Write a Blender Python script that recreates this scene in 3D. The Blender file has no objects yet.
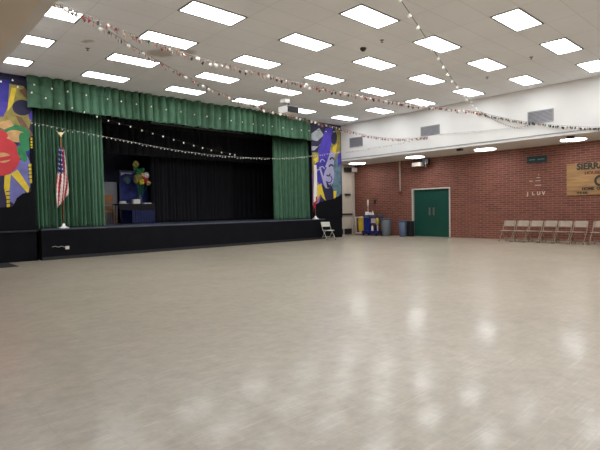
import bpy, bmesh, math, random
from mathutils import Vector, Matrix
random.seed(7)
R = math.radians
SC = bpy.context.scene
COL = SC.collection

# ------------------------------------------------------------------ helpers
class MB:
    def __init__(s): s.v = []; s.f = []; s.mi = []; s.sm = []
    def face(s, idx, m=0, smooth=False): s.f.append(tuple(idx)); s.mi.append(m); s.sm.append(smooth)
    def add(s, vs, fs, m=0, smooth=False):
        b = len(s.v); s.v += [tuple(p) for p in vs]
        for f in fs: s.face([b + i for i in f], m, smooth)
        return s
    def box(s, x0, x1, y0, y1, z0, z1, m=0, bev=0.0):
        if bev <= 0:
            vs = [(x0,y0,z0),(x1,y0,z0),(x1,y1,z0),(x0,y1,z0),(x0,y0,z1),(x1,y0,z1),(x1,y1,z1),(x0,y1,z1)]
            return s.add(vs, [(0,3,2,1),(4,5,6,7),(0,1,5,4),(1,2,6,5),(2,3,7,6),(3,0,4,7)], m)
        bm = bmesh.new(); bmesh.ops.create_cube(bm, size=1)
        for v in bm.verts: v.co = Vector(((x0+x1)/2 + v.co.x*(x1-x0), (y0+y1)/2 + v.co.y*(y1-y0), (z0+z1)/2 + v.co.z*(z1-z0)))
        bmesh.ops.bevel(bm, geom=bm.edges[:], offset=bev, segments=2, affect='EDGES', profile=.6)
        return s.bm(bm, m)
    def bm(s, bm, m=0, smooth=False):
        bm.verts.ensure_lookup_table(); bm.verts.index_update()
        s.add([v.co[:] for v in bm.verts], [[v.index for v in f.verts] for f in bm.faces], m, smooth); bm.free(); return s
    def tube(s, pts, r, n=8, m=0, r2=None):
        pts = [Vector(p) for p in pts]; b = len(s.v); k = len(pts)
        for i, p in enumerate(pts):
            d = (pts[min(i+1, k-1)] - pts[max(i-1, 0)]).normalized()
            a = Vector((0,0,1)) if abs(d.z) < .9 else Vector((1,0,0))
            u = d.cross(a).normalized(); w = d.cross(u)
            rr = r if r2 is None else r + (r2-r)*i/(k-1)
            for j in range(n):
                t = 2*math.pi*j/n; s.v.append(tuple(p + u*rr*math.cos(t) + w*rr*math.sin(t)))
        for i in range(k-1):
            for j in range(n):
                s.face((b+i*n+j, b+i*n+(j+1)%n, b+(i+1)*n+(j+1)%n, b+(i+1)*n+j), m, True)
        s.face([b+j for j in range(n)][::-1], m); s.face([b+(k-1)*n+j for j in range(n)], m)
        return s
    def lathe(s, prof, n=24, m=0, c=(0,0,0), sx=1, sy=1):
        b = len(s.v); k = len(prof)
        for (r, z) in prof:
            for j in range(n):
                t = 2*math.pi*j/n; s.v.append((c[0]+r*sx*math.cos(t), c[1]+r*sy*math.sin(t), c[2]+z))
        for i in range(k-1):
            for j in range(n):
                s.face((b+i*n+j, b+i*n+(j+1)%n, b+(i+1)*n+(j+1)%n, b+(i+1)*n+j), m, True)
        s.face([b+j for j in range(n)][::-1], m); s.face([b+(k-1)*n+j for j in range(n)], m)
        return s
    def ball(s, c, r, m=0, sz=1.0, seg=10, ring=6):
        prof = [(max(r*math.sin(math.pi*i/ring), r*.03), -r*sz*math.cos(math.pi*i/ring)) for i in range(ring+1)]
        return s.lathe(prof, seg, m, c)
    def build(s, name, mats, parent=None, loc=(0,0,0)):
        me = bpy.data.meshes.new(name); me.from_pydata(s.v, [], s.f)
        if not isinstance(mats, (list, tuple)): mats = [mats]
        for mt in mats: me.materials.append(mt)
        me.polygons.foreach_set('material_index', s.mi); me.polygons.foreach_set('use_smooth', s.sm)
        me.validate(); me.update()
        bm = bmesh.new(); bm.from_mesh(me); bmesh.ops.recalc_face_normals(bm, faces=bm.faces[:]); bm.to_mesh(me); bm.free()
        o = bpy.data.objects.new(name, me); COL.objects.link(o); o.location = loc
        if parent: o.parent = parent
        return o

def tag(o, label=None, cat=None, group=None, kind=None):
    if label: o['label'] = label
    if cat: o['category'] = cat
    if group: o['group'] = group
    if kind: o['kind'] = kind
    return o
def thing(name, label, cat, loc=(0,0,0), rz=0, group=None):
    o = bpy.data.objects.new(name, None); o.empty_display_size = .1; COL.objects.link(o)
    o.location = loc; o.rotation_euler = (0,0,rz); return tag(o, label, cat, group)
def struct(o): o['kind'] = 'structure'; return o
def dup(root, loc, rz, label):
    def cp(o, par):
        c = o.copy(); COL.objects.link(c)
        if par: c.parent = par
        for ch in kids.get(o.name, []): cp(ch, c)
        return c
    kids = {}
    for o in COL.objects:
        if o.parent: kids.setdefault(o.parent.name, []).append(o)
    c = cp(root, None); c.location = loc; c.rotation_euler = (0,0,rz); c['label'] = label
    return c

# ------------------------------------------------------------------ materials
def lin(c):
    return tuple(((x/255)/12.92 if x/255 <= .04045 else ((x/255+.055)/1.055)**2.4) for x in c) + (1,)
def mat(name, rgb, rough=.6, metal=0, var=.12, scale=6, emit=None, sheen=0, spec=.5, bump=0, bscale=40):
    m = bpy.data.materials.new(name); m.use_nodes = True; nt = m.node_tree; N = nt.nodes; L = nt.links
    b = N['Principled BSDF']; b.inputs['Roughness'].default_value = rough; b.inputs['Metallic'].default_value = metal
    b.inputs['Specular IOR Level'].default_value = spec
    c = lin(rgb)
    tc = N.new('ShaderNodeTexCoord')
    if var > 0:
        no = N.new('ShaderNodeTexNoise'); no.inputs['Scale'].default_value = scale; no.inputs['Detail'].default_value = 4
        L.new(tc.outputs['Object'], no.inputs['Vector'])
        rp = N.new('ShaderNodeValToRGB'); L.new(no.outputs['Fac'], rp.inputs['Fac'])
        rp.color_ramp.elements[0].position = .3; rp.color_ramp.elements[1].position = .7
        rp.color_ramp.elements[0].color = tuple(x*(1-var) for x in c[:3])+(1,)
        rp.color_ramp.elements[1].color = tuple(min(1, x*(1+var)) for x in c[:3])+(1,)
        L.new(rp.outputs['Color'], b.inputs['Base Color'])
    else: b.inputs['Base Color'].default_value = c
    if sheen: b.inputs['Sheen Weight'].default_value = sheen; b.inputs['Sheen Roughness'].default_value = .4; b.inputs['Sheen Tint'].default_value = tuple(min(1, x*2+.1) for x in c[:3])+(1,)
    if emit: b.inputs['Emission Color'].default_value = lin(emit[0]); b.inputs['Emission Strength'].default_value = emit[1]
    if bump:
        n2 = N.new('ShaderNodeTexNoise'); n2.inputs['Scale'].default_value = bscale; L.new(tc.outputs['Object'], n2.inputs['Vector'])
        bu = N.new('ShaderNodeBump'); bu.inputs['Strength'].default_value = bump; bu.inputs['Distance'].default_value = .01
        L.new(n2.outputs['Fac'], bu.inputs['Height']); L.new(bu.outputs['Normal'], b.inputs['Normal'])
    return m

def floor_mat():
    m = bpy.data.materials.new('polished_tile_floor'); m.use_nodes = True; nt = m.node_tree; N = nt.nodes; L = nt.links
    b = N['Principled BSDF']; tc = N.new('ShaderNodeTexCoord')
    br = N.new('ShaderNodeTexBrick'); br.offset = 0; br.inputs['Scale'].default_value = 1
    br.inputs['Brick Width'].default_value = .2548; br.inputs['Row Height'].default_value = .3048
    br.inputs['Mortar Size'].default_value = .0022; br.inputs['Mortar Smooth'].default_value = .3
    br.inputs['Color1'].default_value = lin((166,155,137)); br.inputs['Color2'].default_value = lin((163,152,134)); br.inputs['Mortar'].default_value = lin((157,146,128))
    L.new(tc.outputs['Object'], br.inputs['Vector'])
    def noise(scale, det=4, map_=None, rough=.55):
        n = N.new('ShaderNodeTexNoise'); n.inputs['Scale'].default_value = scale; n.inputs['Detail'].default_value = det; n.inputs['Roughness'].default_value = rough
        if map_:
            mp = N.new('ShaderNodeMapping'); mp.inputs['Scale'].default_value = map_[0]; mp.inputs['Rotation'].default_value = (0,0,map_[1]); L.new(tc.outputs['Object'], mp.inputs['Vector']); L.new(mp.outputs['Vector'], n.inputs['Vector'])
        else: L.new(tc.outputs['Object'], n.inputs['Vector'])
        return n
    def ramp(src, a, b_, ca, cb):
        r = N.new('ShaderNodeValToRGB'); r.color_ramp.elements[0].position = a; r.color_ramp.elements[1].position = b_
        r.color_ramp.elements[0].color = ca; r.color_ramp.elements[1].color = cb; L.new(src, r.inputs['Fac']); return r
    def mix(a, b_, fac, mode):
        x = N.new('ShaderNodeMix'); x.data_type = 'RGBA'; x.blend_type = mode
        if hasattr(fac, 'default_value'): L.new(fac, x.inputs[0])
        else: x.inputs[0].default_value = fac
        L.new(a, x.inputs[6]); L.new(b_, x.inputs[7]); return x.outputs[2]
    big = ramp(noise(.35, 5).outputs['Fac'], .25, .75, (.9,.89,.87,1), (1.05,1.05,1.05,1))
    c = mix(br.outputs['Color'], big.outputs['Color'], 1.0, 'MULTIPLY')
    fine = ramp(noise(7, 8, None, .75).outputs['Fac'], .3, .7, (.8,.8,.79,1), (1.16,1.16,1.16,1))
    c = mix(c, fine.outputs['Color'], 1.0, 'MULTIPLY')
    for rot, sc in ((.5, (1.5, 22, 1)), (-.35, (2.2, 30, 1)), (1.3, (1.6, 26, 1))):     # long pale scuffs
        st = ramp(noise(1.5, 4, (sc, rot)).outputs['Fac'], .58, .8, (0,0,0,1), (.075,.075,.07,1))
        c = mix(c, st.outputs['Color'], 1.0, 'ADD')
    L.new(c, b.inputs['Base Color'])
    rr = ramp(noise(1.3, 6, None, .65).outputs['Fac'], .3, .72, (.3,.3,.3,1), (.4,.4,.4,1))
    L.new(rr.outputs['Color'], b.inputs['Roughness']); b.inputs['Specular IOR Level'].default_value = .5
    b.inputs['Coat Weight'].default_value = .2; b.inputs['Coat IOR'].default_value = 1.5
    cr_ = ramp(noise(2.2, 4, None, .6).outputs['Fac'], .3, .75, (.08,.08,.08,1), (.17,.17,.17,1)); L.new(cr_.outputs['Color'], b.inputs['Coat Roughness'])
    bu = N.new('ShaderNodeBump'); bu.inputs['Strength'].default_value = .06; bu.inputs['Distance'].default_value = .01
    L.new(bu.outputs['Normal'], b.inputs['Coat Normal']); L.new(noise(3.2, 3).outputs['Fac'], bu.inputs['Height']); L.new(bu.outputs['Normal'], b.inputs['Normal'])
    return m

def brick_mat(name, axes, c1, c2, mo):
    m = bpy.data.materials.new(name); m.use_nodes = True; nt = m.node_tree; N = nt.nodes; L = nt.links
    b = N['Principled BSDF']; b.inputs['Roughness'].default_value = .75
    tc = N.new('ShaderNodeTexCoord'); sp = N.new('ShaderNodeSeparateXYZ'); cb = N.new('ShaderNodeCombineXYZ')
    L.new(tc.outputs['Object'], sp.inputs[0]); L.new(sp.outputs[axes[0]], cb.inputs[0]); L.new(sp.outputs[axes[1]], cb.inputs[1])
    br = N.new('ShaderNodeTexBrick'); br.inputs['Scale'].default_value = 1; br.inputs['Brick Width'].default_value = .30
    br.inputs['Row Height'].default_value = .0813; br.inputs['Mortar Size'].default_value = .009; br.inputs['Mortar Smooth'].default_value = .2
    br.inputs['Color1'].default_value = lin(c1); br.inputs['Color2'].default_value = lin(c2); br.inputs['Mortar'].default_value = lin(mo)
    L.new(cb.outputs[0], br.inputs['Vector'])
    no = N.new('ShaderNodeTexNoise'); no.inputs['Scale'].default_value = 3; no.inputs['Detail'].default_value = 5; L.new(cb.outputs[0], no.inputs['Vector'])
    rp = N.new('ShaderNodeValToRGB'); rp.color_ramp.elements[0].color = (.8,.8,.8,1); rp.color_ramp.elements[1].color = (1.15,1.15,1.15,1); L.new(no.outputs['Fac'], rp.inputs['Fac'])
    mx = N.new('ShaderNodeMix'); mx.data_type = 'RGBA'; mx.blend_type = 'MULTIPLY'; mx.inputs[0].default_value = 1
    L.new(br.outputs['Color'], mx.inputs[6]); L.new(rp.outputs['Color'], mx.inputs[7]); L.new(mx.outputs[2], b.inputs['Base Color'])
    bu = N.new('ShaderNodeBump'); bu.inputs['Strength'].default_value = .4; bu.inputs['Distance'].default_value = .006; bu.invert = True
    L.new(br.outputs['Fac'], bu.inputs['Height']); L.new(bu.outputs['Normal'], b.inputs['Normal'])
    return m

LX0, LY0, LDX, LDY = 2.5669, 13.3315, 2.4375, 1.83      # ceiling light grid
CEIL = 5.04
def ceiling_mat():
    m = bpy.data.materials.new('acoustic_ceiling_tile'); m.use_nodes = True; nt = m.node_tree; N = nt.nodes; L = nt.links
    b = N['Principled BSDF']; b.inputs['Roughness'].default_value = .9; b.inputs['Specular IOR Level'].default_value = .2
    tc = N.new('ShaderNodeTexCoord'); mp = N.new('ShaderNodeMapping')
    mp.inputs['Location'].default_value = (-(LX0-LDX/4), -(LY0-LDY/6), 0); L.new(tc.outputs['Object'], mp.inputs['Vector'])
    br = N.new('ShaderNodeTexBrick'); br.offset = 0; br.inputs['Scale'].default_value = 1; br.inputs['Brick Width'].default_value = LDX/2
    br.inputs['Row Height'].default_value = LDY/3; br.inputs['Mortar Size'].default_value = .009
    br.inputs['Color1'].default_value = lin((243,244,247)); br.inputs['Color2'].default_value = lin((241,242,245)); br.inputs['Mortar'].default_value = lin((226,227,229))
    L.new(mp.outputs['Vector'], br.inputs['Vector'])
    no = N.new('ShaderNodeTexNoise'); no.inputs['Scale'].default_value = .8; no.inputs['Detail'].default_value = 6; L.new(tc.outputs['Object'], no.inputs['Vector'])
    rp = N.new('ShaderNodeValToRGB'); rp.color_ramp.elements[0].color = (.92,.91,.9,1); rp.color_ramp.elements[1].color = (1.04,1.04,1.04,1); L.new(no.outputs['Fac'], rp.inputs['Fac'])
    mx = N.new('ShaderNodeMix'); mx.data_type = 'RGBA'; mx.blend_type = 'MULTIPLY'; mx.inputs[0].default_value = 1
    L.new(br.outputs['Color'], mx.inputs[6]); L.new(rp.outputs['Color'], mx.inputs[7])
    # old brown water stains on three tiles
    out = mx.outputs[2]
    for (cx, cy, r) in ((5.42, 10.75, .33), (5.85, 10.3, .26), (3.86, 11.0, .14)):
        ds = N.new('ShaderNodeVectorMath'); ds.operation = 'DISTANCE'; ds.inputs[1].default_value = (cx, cy, CEIL)
        n2 = N.new('ShaderNodeTexNoise'); n2.inputs['Scale'].default_value = 4; L.new(tc.outputs['Object'], n2.inputs['Vector'])
        vm = N.new('ShaderNodeVectorMath'); vm.operation = 'MULTIPLY_ADD'; vm.inputs[1].default_value = (.3,.3,0); L.new(n2.outputs['Color'], vm.inputs[0]); L.new(tc.outputs['Object'], vm.inputs[2])
        L.new(vm.outputs[0], ds.inputs[0])
        r2 = N.new('ShaderNodeValToRGB'); r2.color_ramp.elements[0].position = r*.6; r2.color_ramp.elements[1].position = r*1.1
        r2.color_ramp.elements[0].color = (.62,.57,.5,1); r2.color_ramp.elements[1].color = (1,1,1,1); L.new(ds.outputs['Value'], r2.inputs['Fac'])
        m2 = N.new('ShaderNodeMix'); m2.data_type = 'RGBA'; m2.blend_type = 'MULTIPLY'; m2.inputs[0].default_value = 1
        L.new(out, m2.inputs[6]); L.new(r2.outputs['Color'], m2.inputs[7]); out = m2.outputs[2]
    L.new(out, b.inputs['Base Color'])
    return m

M = dict(
    floor=floor_mat(), ceiling=ceiling_mat(),
    brick=brick_mat('red_brick', (1,2), (124,68,52), (102,53,42), (142,106,88)),
    brick_back=brick_mat('red_brick_rear', (0,2), (124,68,52), (102,53,42), (142,106,88)),
    white_wall=mat('white_plaster', (222,219,214), .8, var=.03, scale=1.5),
    soffit=mat('soffit_paint', (206,198,190), .85, var=.04, scale=1.5),
    soffit_left=mat('soffit_paint_tan', (226,216,200), .85, var=.04, scale=1.5),
    cream=mat('cream_paint', (196,184,168), .6, var=.05, scale=2),
    black_wall=mat('black_paint', (12,13,18), .8, var=.2, scale=3, spec=.15),
    black_stage=mat('black_stage_paint', (12,13,18), .8, var=.25, scale=2.5, spec=.15),
    stage_deck=mat('stage_floor_black', (74,78,92), .5, var=.2, scale=2),
    navy_wall=mat('navy_grey_paint', (112,118,156), .7, var=.15, scale=1),
    velvet=mat('green_velvet', (66,104,78), .75, var=.15, scale=5, sheen=.7),
    black_drape=mat('black_velour', (11,12,20), .9, var=.3, scale=4, sheen=.04),
    light=mat('light_diffuser', (250,250,250), .4, var=0, emit=((244,249,255), 10.0)),
    rlight=mat('round_light_diffuser', (250,250,250), .4, var=0, emit=((246,250,255), 14.0)),
    lframe=mat('shadow_grey_light_frame', (120,118,116), .5, var=.02),  # panel frame; its dark grey paints in the shadow edge around each light
    rim=mat('white_metal_rim', (205,200,194), .4, var=.02),
    door=mat('green_door_paint', (12,66,54), .4, var=.08, scale=2),
    steel=mat('brushed_steel', (120,116,110), .4, .6, var=.1, scale=20),
    frame=mat('door_frame_paint', (190,184,172), .5, var=.05),
    chair=mat('tan_chair_enamel', (142,126,107), .4, .1, var=.12, scale=8),
    chair_pale=mat('pale_chair_enamel', (190,186,172), .4, .1, var=.1, scale=8),
    rubber=mat('black_rubber', (26,26,28), .8, var=.1),
    dark=mat('dark_plastic', (30,29,32), .5, var=.15, scale=8),
    white=mat('white_plastic', (226,222,216), .4, var=.04),
    blue=mat('blue_plastic', (24,38,112), .4, var=.1, scale=8),
    bluegrey=mat('slate_plastic', (66,76,98), .5, var=.1, scale=8),
    grey=mat('grey_plastic', (84,88,92), .55, var=.1, scale=8),
    yellow=mat('yellow_vinyl', (212,176,46), .45, var=.12, scale=8),
    pink=mat('pale_pink_plastic', (206,176,190), .5, var=.05),
    olive=mat('yellow_green_fluff', (168,164,70), .9, var=.25, scale=30),
    wood=mat('varnished_wood', (150,98,48), .5, var=.25, scale=10),
    signwood=None,
    ink=mat('dark_green_ink', (34,38,26), .6, var=.1), redink=mat('brown_red_ink', (96,44,22), .6, var=.1),
    teal=mat('dark_teal_board', (14,42,44), .5, var=.1), tealtxt=mat('grey_teal_lettering', (96,140,138), .5, var=.05),
    brass=mat('pale_metal_letters', (196,176,156), .35, .3, var=.05),
    vent=mat('vent_grey', (150,148,150), .5, .3, var=.06), ventd=mat('vent_dark', (92,90,94), .6, var=.05),
    wire=mat('dark_wire', (46,40,36), .6, var=.1), wirew=mat('pale_wire', (170,166,160), .6, var=.1),
    bulb=mat('small_white_bulb', (222,222,212), .25, var=0, emit=((255,246,230), .12)),
    gold=mat('gold_finial', (215,200,150), .35, .5, var=.05),
    fred=mat('flag_red', (168,30,44), .75, var=.06), fwhite=mat('flag_white', (228,222,214), .75, var=.04), fblue=mat('flag_blue', (34,42,98), .75, var=.06),
    g_red=mat('ornament_red', (140,56,54), .5, var=.1), g_white=mat('ornament_white', (236,230,222), .4, var=.05),
    g_dark=mat('ornament_dark', (50,42,40), .5, var=.1), g_tan=mat('ornament_tan', (178,136,118), .5, var=.1), g_green=mat('ornament_green', (70,92,64), .5, var=.1),
    setblue=mat('painted_blue_flat', (44,54,128), .7, var=.55, scale=3.2), setwhite=mat('pale_flat', (176,176,184), .7, var=.05),
    cloth=mat('black_tablecloth', (20,20,24), .85, var=.2), bcloth=mat('navy_cloth', (26,32,74), .85, var=.2),
    p_navy=mat('mural_navy', (26,24,62), .6, var=.2), p_purple=mat('mural_purple', (74,56,170), .6, var=.25, scale=4), p_blue=mat('mural_blue', (48,40,146), .6, var=.3, scale=3),
    p_yellow=mat('mural_yellow', (222,194,44), .6, var=.12), p_olive=mat('mural_olive', (150,136,66), .6, var=.3, scale=5), p_lav=mat('mural_lavender', (168,164,196), .6, var=.12, scale=4),
    p_green=mat('mural_green', (38,126,74), .6, var=.25, scale=5), p_red=mat('mural_red', (204,52,58), .6, var=.12, scale=4), p_tan=mat('mural_tan', (206,160,104), .6, var=.2, scale=5),
    p_teal=mat('mural_slate_teal', (94,124,138), .6, var=.3, scale=5), p_grey=mat('mural_silver', (164,168,170), .6, var=.2, scale=5), p_violet=mat('mural_periwinkle', (112,112,176), .6, var=.2, scale=4),
    p_pink=mat('mural_mauve', (150,110,160), .6, var=.2), p_brown=mat('mural_brown', (118,84,58), .6, var=.25, scale=5),
)
def plank_mat():
    m = bpy.data.materials.new('sign_planks'); m.use_nodes = True; nt = m.node_tree; N = nt.nodes; L = nt.links
    b = N['Principled BSDF']; b.inputs['Roughness'].default_value = .6
    tc = N.new('ShaderNodeTexCoord'); mp = N.new('ShaderNodeMapping'); mp.inputs['Scale'].default_value = (1, .8, 7); L.new(tc.outputs['Object'], mp.inputs['Vector'])
    no = N.new('ShaderNodeTexNoise'); no.inputs['Scale'].default_value = 1.4; no.inputs['Detail'].default_value = 5; L.new(mp.outputs['Vector'], no.inputs['Vector'])
    rp = N.new('ShaderNodeValToRGB'); rp.color_ramp.elements[0].position = .3; rp.color_ramp.elements[1].position = .7
    rp.color_ramp.elements[0].color = lin((128,92,58)); rp.color_ramp.elements[1].color = lin((176,136,84)); L.new(no.outputs['Fac'], rp.inputs['Fac']); L.new(rp.outputs['Color'], b.inputs['Base Color'])
    return m
M['signwood'] = plank_mat()

# ------------------------------------------------------------------ room shell
XL, XR, YB, YF = -.79, 18.11, -6.0, 14.65
SOF, XS, XSL = 3.42, 15.93, 1.49
YREC = 15.75
b = MB(); b.box(XL-.2, XR+.4, YB-.2, 20.4, -.2, 0); struct(b.build('floor', M['floor']))
b = MB(); b.box(XSL, XS, YB, YF, CEIL, CEIL+.15); struct(b.build('ceiling', M['ceiling']))
# right: lowered bulkhead (white face, tan underside)
b = MB(); b.box(XS, XS+.12, YB, YF, SOF, CEIL+.15); b.box(15.95, XS+.12, YF, YREC, SOF, CEIL+.15); struct(b.build('wall_right_upper', M['white_wall']))
b = MB(); b.box(XS+.12, XR+.3, YB, YREC, SOF, SOF+.15); struct(b.build('trim_1', M['soffit']))
b = MB(); b.box(XSL-.12, XSL, YB, YF, SOF, CEIL+.15); struct(b.build('wall_left_upper', M['white_wall']))
b = MB(); b.box(XL, XSL-.12, YB, YF, SOF, SOF+.15); struct(b.build('trim_2', M['soffit_left']))
# brick wall with the doorway cut out
DY0, DY1, DH = 10.47, 12.37, 2.12
b = MB(); b.box(XR, XR+.3, YB, DY0, 0, SOF); b.box(XR, XR+.3, DY1, YREC+.3, 0, SOF); b.box(XR, XR+.3, DY0, DY1, DH, SOF)
struct(b.build('wall_right', M['brick']))
b = MB(); b.box(XL-.2, XR+.3, YB-.2, YB, 0, CEIL+.15); struct(b.build('wall_back', M['brick_back']))
b = MB(); b.box(XL-.2, XL, YB, 20.4, 0, CEIL+.15); struct(b.build('wall_left', M['brick']))
# proscenium wall: left part, right part, header above the opening
PX0, PX1 = 3.45, 14.05
b = MB(); b.box(XL, PX0, YF, YF+.12, 0, CEIL+.15); b.box(PX1, 15.95, YF, YF+.12, 0, CEIL+.15); b.box(PX0, PX1, YF, YF+.12, 4.35, CEIL+.15)
struct(b.build('wall_front', M['black_wall']))
# recess under the soffit right of the stage
b = MB(); b.box(15.83, 15.95, YF+.12, 20.4, 0, CEIL+.15); struct(b.build('wall_stage_side', M['black_wall']))
b = MB(); b.box(15.95, XR, YREC, YREC+.2, 0, SOF); struct(b.build('wall_recess', M['cream']))
# stage house
b = MB(); b.box(XL, 15.83, 20.2, 20.4, 0, CEIL+.15); struct(b.build('wall_stage_back', M['navy_wall']))
b = MB(); b.box(XL, 15.83, YF+.12, 20.2, CEIL+.0, CEIL+.15); struct(b.build('ceiling_stage', M['black_wall']))

# green double doors, set back in the brick
d = bpy.data.objects.new('door_1', None); COL.objects.link(d); d.location = (XR+.13, (DY0+DY1)/2, 0); struct(d)
hw = (DY1-DY0)/2
b = MB(); b.box(-.15, .06, hw-.055, hw, 0, DH); b.box(-.15, .06, -hw, -hw+.055, 0, DH); b.box(-.15, .06, -hw+.055, hw-.055, DH-.055, DH); b.build('door_frame', M['frame'], d)
for s in (1, -1):
    y0, y1 = (.004, hw-.058) if s > 0 else (-hw+.058, -.004)
    b = MB(); b.box(-.045, .0, y0, y1, .01, DH-.06, bev=.004); lf = b.build('door_leaf', M['door'], d)
    yh = .1*s
    b = MB(); b.box(-.05, -.046, yh-.045, yh+.045, .93, 1.27); b.tube([(-.05, yh, .98), (-.09, yh, .98), (-.09, yh, 1.22), (-.05, yh, 1.22)], .011); b.build('pull_handle', M['steel'], lf)

# cream door in the recess
d = bpy.data.objects.new('door_2', None); COL.objects.link(d); d.location = (17.2, YREC, 0); struct(d)
b = MB(); b.box(-.02, .04, -.05, -.001, 0, 2.9); b.box(.66, .74, -.07, -.001, 0, 2.9); b.build('door_frame', M['frame'], d)
b = MB(); b.box(-.6, -.02, -.035, -.001, .01, 2.9, bev=.003); b.box(.04, .66, -.035, -.001, .01, 2.9, bev=.003); lf = b.build('door_leaf', M['cream'], d)
b = MB(); b.box(-.55, .62, -.09, -.04, .97, 1.05, bev=.008); b.build('push_bar', M['dark'], lf)
b = MB(); b.box(.1, .5, -.1, -.04, 1.93, 2.02, bev=.008); b.tube([(.15,-.06,1.97),(.3,-.2,1.98),(.5,-.05,2.0)], .012); b.build('door_closer', M['dark'], lf)
b = MB(); b.box(-.55, .6, -.045, -.036, .03, .3); b.build('kick_plate', M['dark'], lf)

# ------------------------------------------------------------------ ceiling lights (6 columns, rows counted away from the stage)
ORD = ['first','second','third','fourth','fifth','sixth','seventh','eighth','ninth','tenth','eleventh']
fr = MB()
for (x0,x1,y0,y1) in ((-.6,-.565,-.29,.29),(.565,.6,-.29,.29),(-.565,.565,-.29,-.256),(-.565,.565,.256,.29)): fr.box(x0,x1,y0,y1,-.014,-.001)
df = MB(); df.box(-.565,.565,-.256,.256,-.009,-.002)
proto = None; fo = do = None
for r in range(11):
    for c in range(6):
        lab = 'bright white ceiling light panel, %s row from the stage, %s column from the left' % (ORD[r], ORD[c])
        x, y = LX0 + c*LDX, LY0 - r*LDY
        t = thing('ceiling_light', lab, 'ceiling light', (x,y,CEIL), 0, 'light panels set in the tile ceiling')
        if fo is None:
            fo = fr.build('light_frame', M['lframe'], t); do = df.build('diffuser', M['light'], t)
        else:
            for q in (fo, do): k = q.copy(); COL.objects.link(k); k.parent = t
# round lights under the right soffit
names = ['above the cleaning cart', 'nearest above the green doors', 'above the left end of the chair row', 'above the wooden sign']
for i, (y, lb) in enumerate(zip((14.6, 11.45, 8.4, 5.42), names)):
    t = thing('soffit_light', 'round glowing light under the lowered soffit, ' + lb, 'ceiling light', (17.0, y, SOF), 0, 'round lights along the soffit')
    b = MB(); b.lathe([(.39,-.001),(.41,-.015),(.41,-.03),(.38,-.034)], 32); b.build('light_rim', M['rim'], t)
    b = MB(); b.lathe([(.375,-.035),(.37,-.044),(.3,-.052),(.02,-.055)], 32); b.build('diffuser', M['rlight'], t)

# ------------------------------------------------------------------ stage
SH = .86
st = thing('stage', 'long black-fronted stage platform across the end of the hall', 'stage', (PX0+.05, 14.36, 0))
b = MB(); b.box(0, 11.05, 0, .28, 0, SH-.03); b.build('front_panel', M['black_stage'], st)
b = MB(); b.box(0, 11.05, -.012, .28, SH-.03, SH, 0); b.box(-.0, 10.45, .28, .42, SH-.05, SH); b.box(-2.2, 12.1, .42, 5.83, SH-.05, SH); b.build('deck', M['stage_deck'], st)
b = MB(); b.box(0, 11.05, -.012, 0, 0, .09); b.build('base_strip', M['dark'], st)
b = MB(); b.box(.60, .70, -.016, -.0005, .27, .36, bev=.003); b.box(.635,.665,-.02,-.016,.29,.34); b.build('outlet_plate', M['white'], st)
b = MB(); b.tube([(.25,-.01,.36),(.33,-.013,.38),(.42,-.012,.345),(.5,-.013,.37),(.6,-.014,.33)], .009, 6); b.build('cable', M['wirew'], st)
# black dado ledge left of the stage
b = MB(); b.box(1.4, 3.42, 14.52, 14.645, 0, .8); struct(b.build('trim_4', M['black_stage']))
b = MB(); b.box(1.4, 3.46, 14.48, 14.645, .801, .84); struct(b.build('trim_5', M['dark']))

def pleats(name, m, x0, x1, z0, z1, n, amp, y, seed, parent=None, flare=1.3, mods=True):
    rnd = random.Random(seed); b = MB(); nx = n*8; rows = [0,.03,.3,.7,1]
    ws = [rnd.uniform(.7,1.4) for _ in range(n)]; tot = sum(ws); acc = [0]
    for q in ws: acc.append(acc[-1]+q/tot)
    am = [rnd.uniform(.4,1.3) for _ in range(n)]
    th = .012
    for side in (0,1):
        for i, t in enumerate(rows):
            z = z0 + (z1-z0)*t
            for j in range(n*8+1):
                k = min(j//8, n-1); u = (j-k*8)/8; s = acc[k] + (acc[k+1]-acc[k])*u
                a = amp*am[k]*(flare + (1-flare)*t)
                yy = y - a*abs(math.sin(math.pi*u))**.5 + side*th + .25*amp*math.sin(9*s+seed+t)
                b.v.append((x0+(x1-x0)*s, yy, z))
    W = nx+1; Rr = len(rows)
    for side in (0,1):
        o = side*Rr*W
        for i in range(Rr-1):
            for j in range(nx):
                f = (o+i*W+j, o+i*W+j+1, o+(i+1)*W+j+1, o+(i+1)*W+j); b.face(f if side == 0 else f[::-1], 0, True)
    o = Rr*W
    for j in range(nx):
        b.face((j, o+j, o+j+1, j+1)); e = (Rr-1)*W; b.face((e+j, e+j+1, o+e+j+1, o+e+j))
    for i in range(Rr-1):
        b.face((i*W, (i+1)*W, o+(i+1)*W, o+i*W)); b.face((i*W+nx, o+i*W+nx, o+(i+1)*W+nx, (i+1)*W+nx))
    return b.build(name, m, parent)
V = M['velvet']; K = M['black_drape']
tag(pleats('stage_curtain', V, 3.30, 5.47, SH+.012, 4.33, 20, .2, 15.08, 3), 'green velvet stage curtain gathered at the left, behind the striped flag', 'curtain', 'green stage curtains')
tag(pleats('stage_curtain', V, 12.27, 14.45, SH+.012, 4.33, 20, .2, 15.08, 11), 'green velvet stage curtain gathered at the right end of the stage', 'curtain', 'green stage curtains')
t = thing('stage_valance', 'wide gathered green velvet valance across the top of the stage', 'valance', (0,0,0))
pleats('valance_cloth', V, 3.30, 13.93, 4.17, 5.035, 44, .2, 14.51, 23, t, flare=1.1)
b = MB(); b.box(3.32, 13.9, 14.56, 14.63, 4.94, 5.03); b.build('valance_rail', M['dark'], t)
tag(pleats('stage_drape', K, 4.2, 15.4, 3.36, 4.95, 40, .08, 16.9, 31), 'black overhead border drape hanging high inside the stage', 'curtain', 'black stage drapes')
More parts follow.
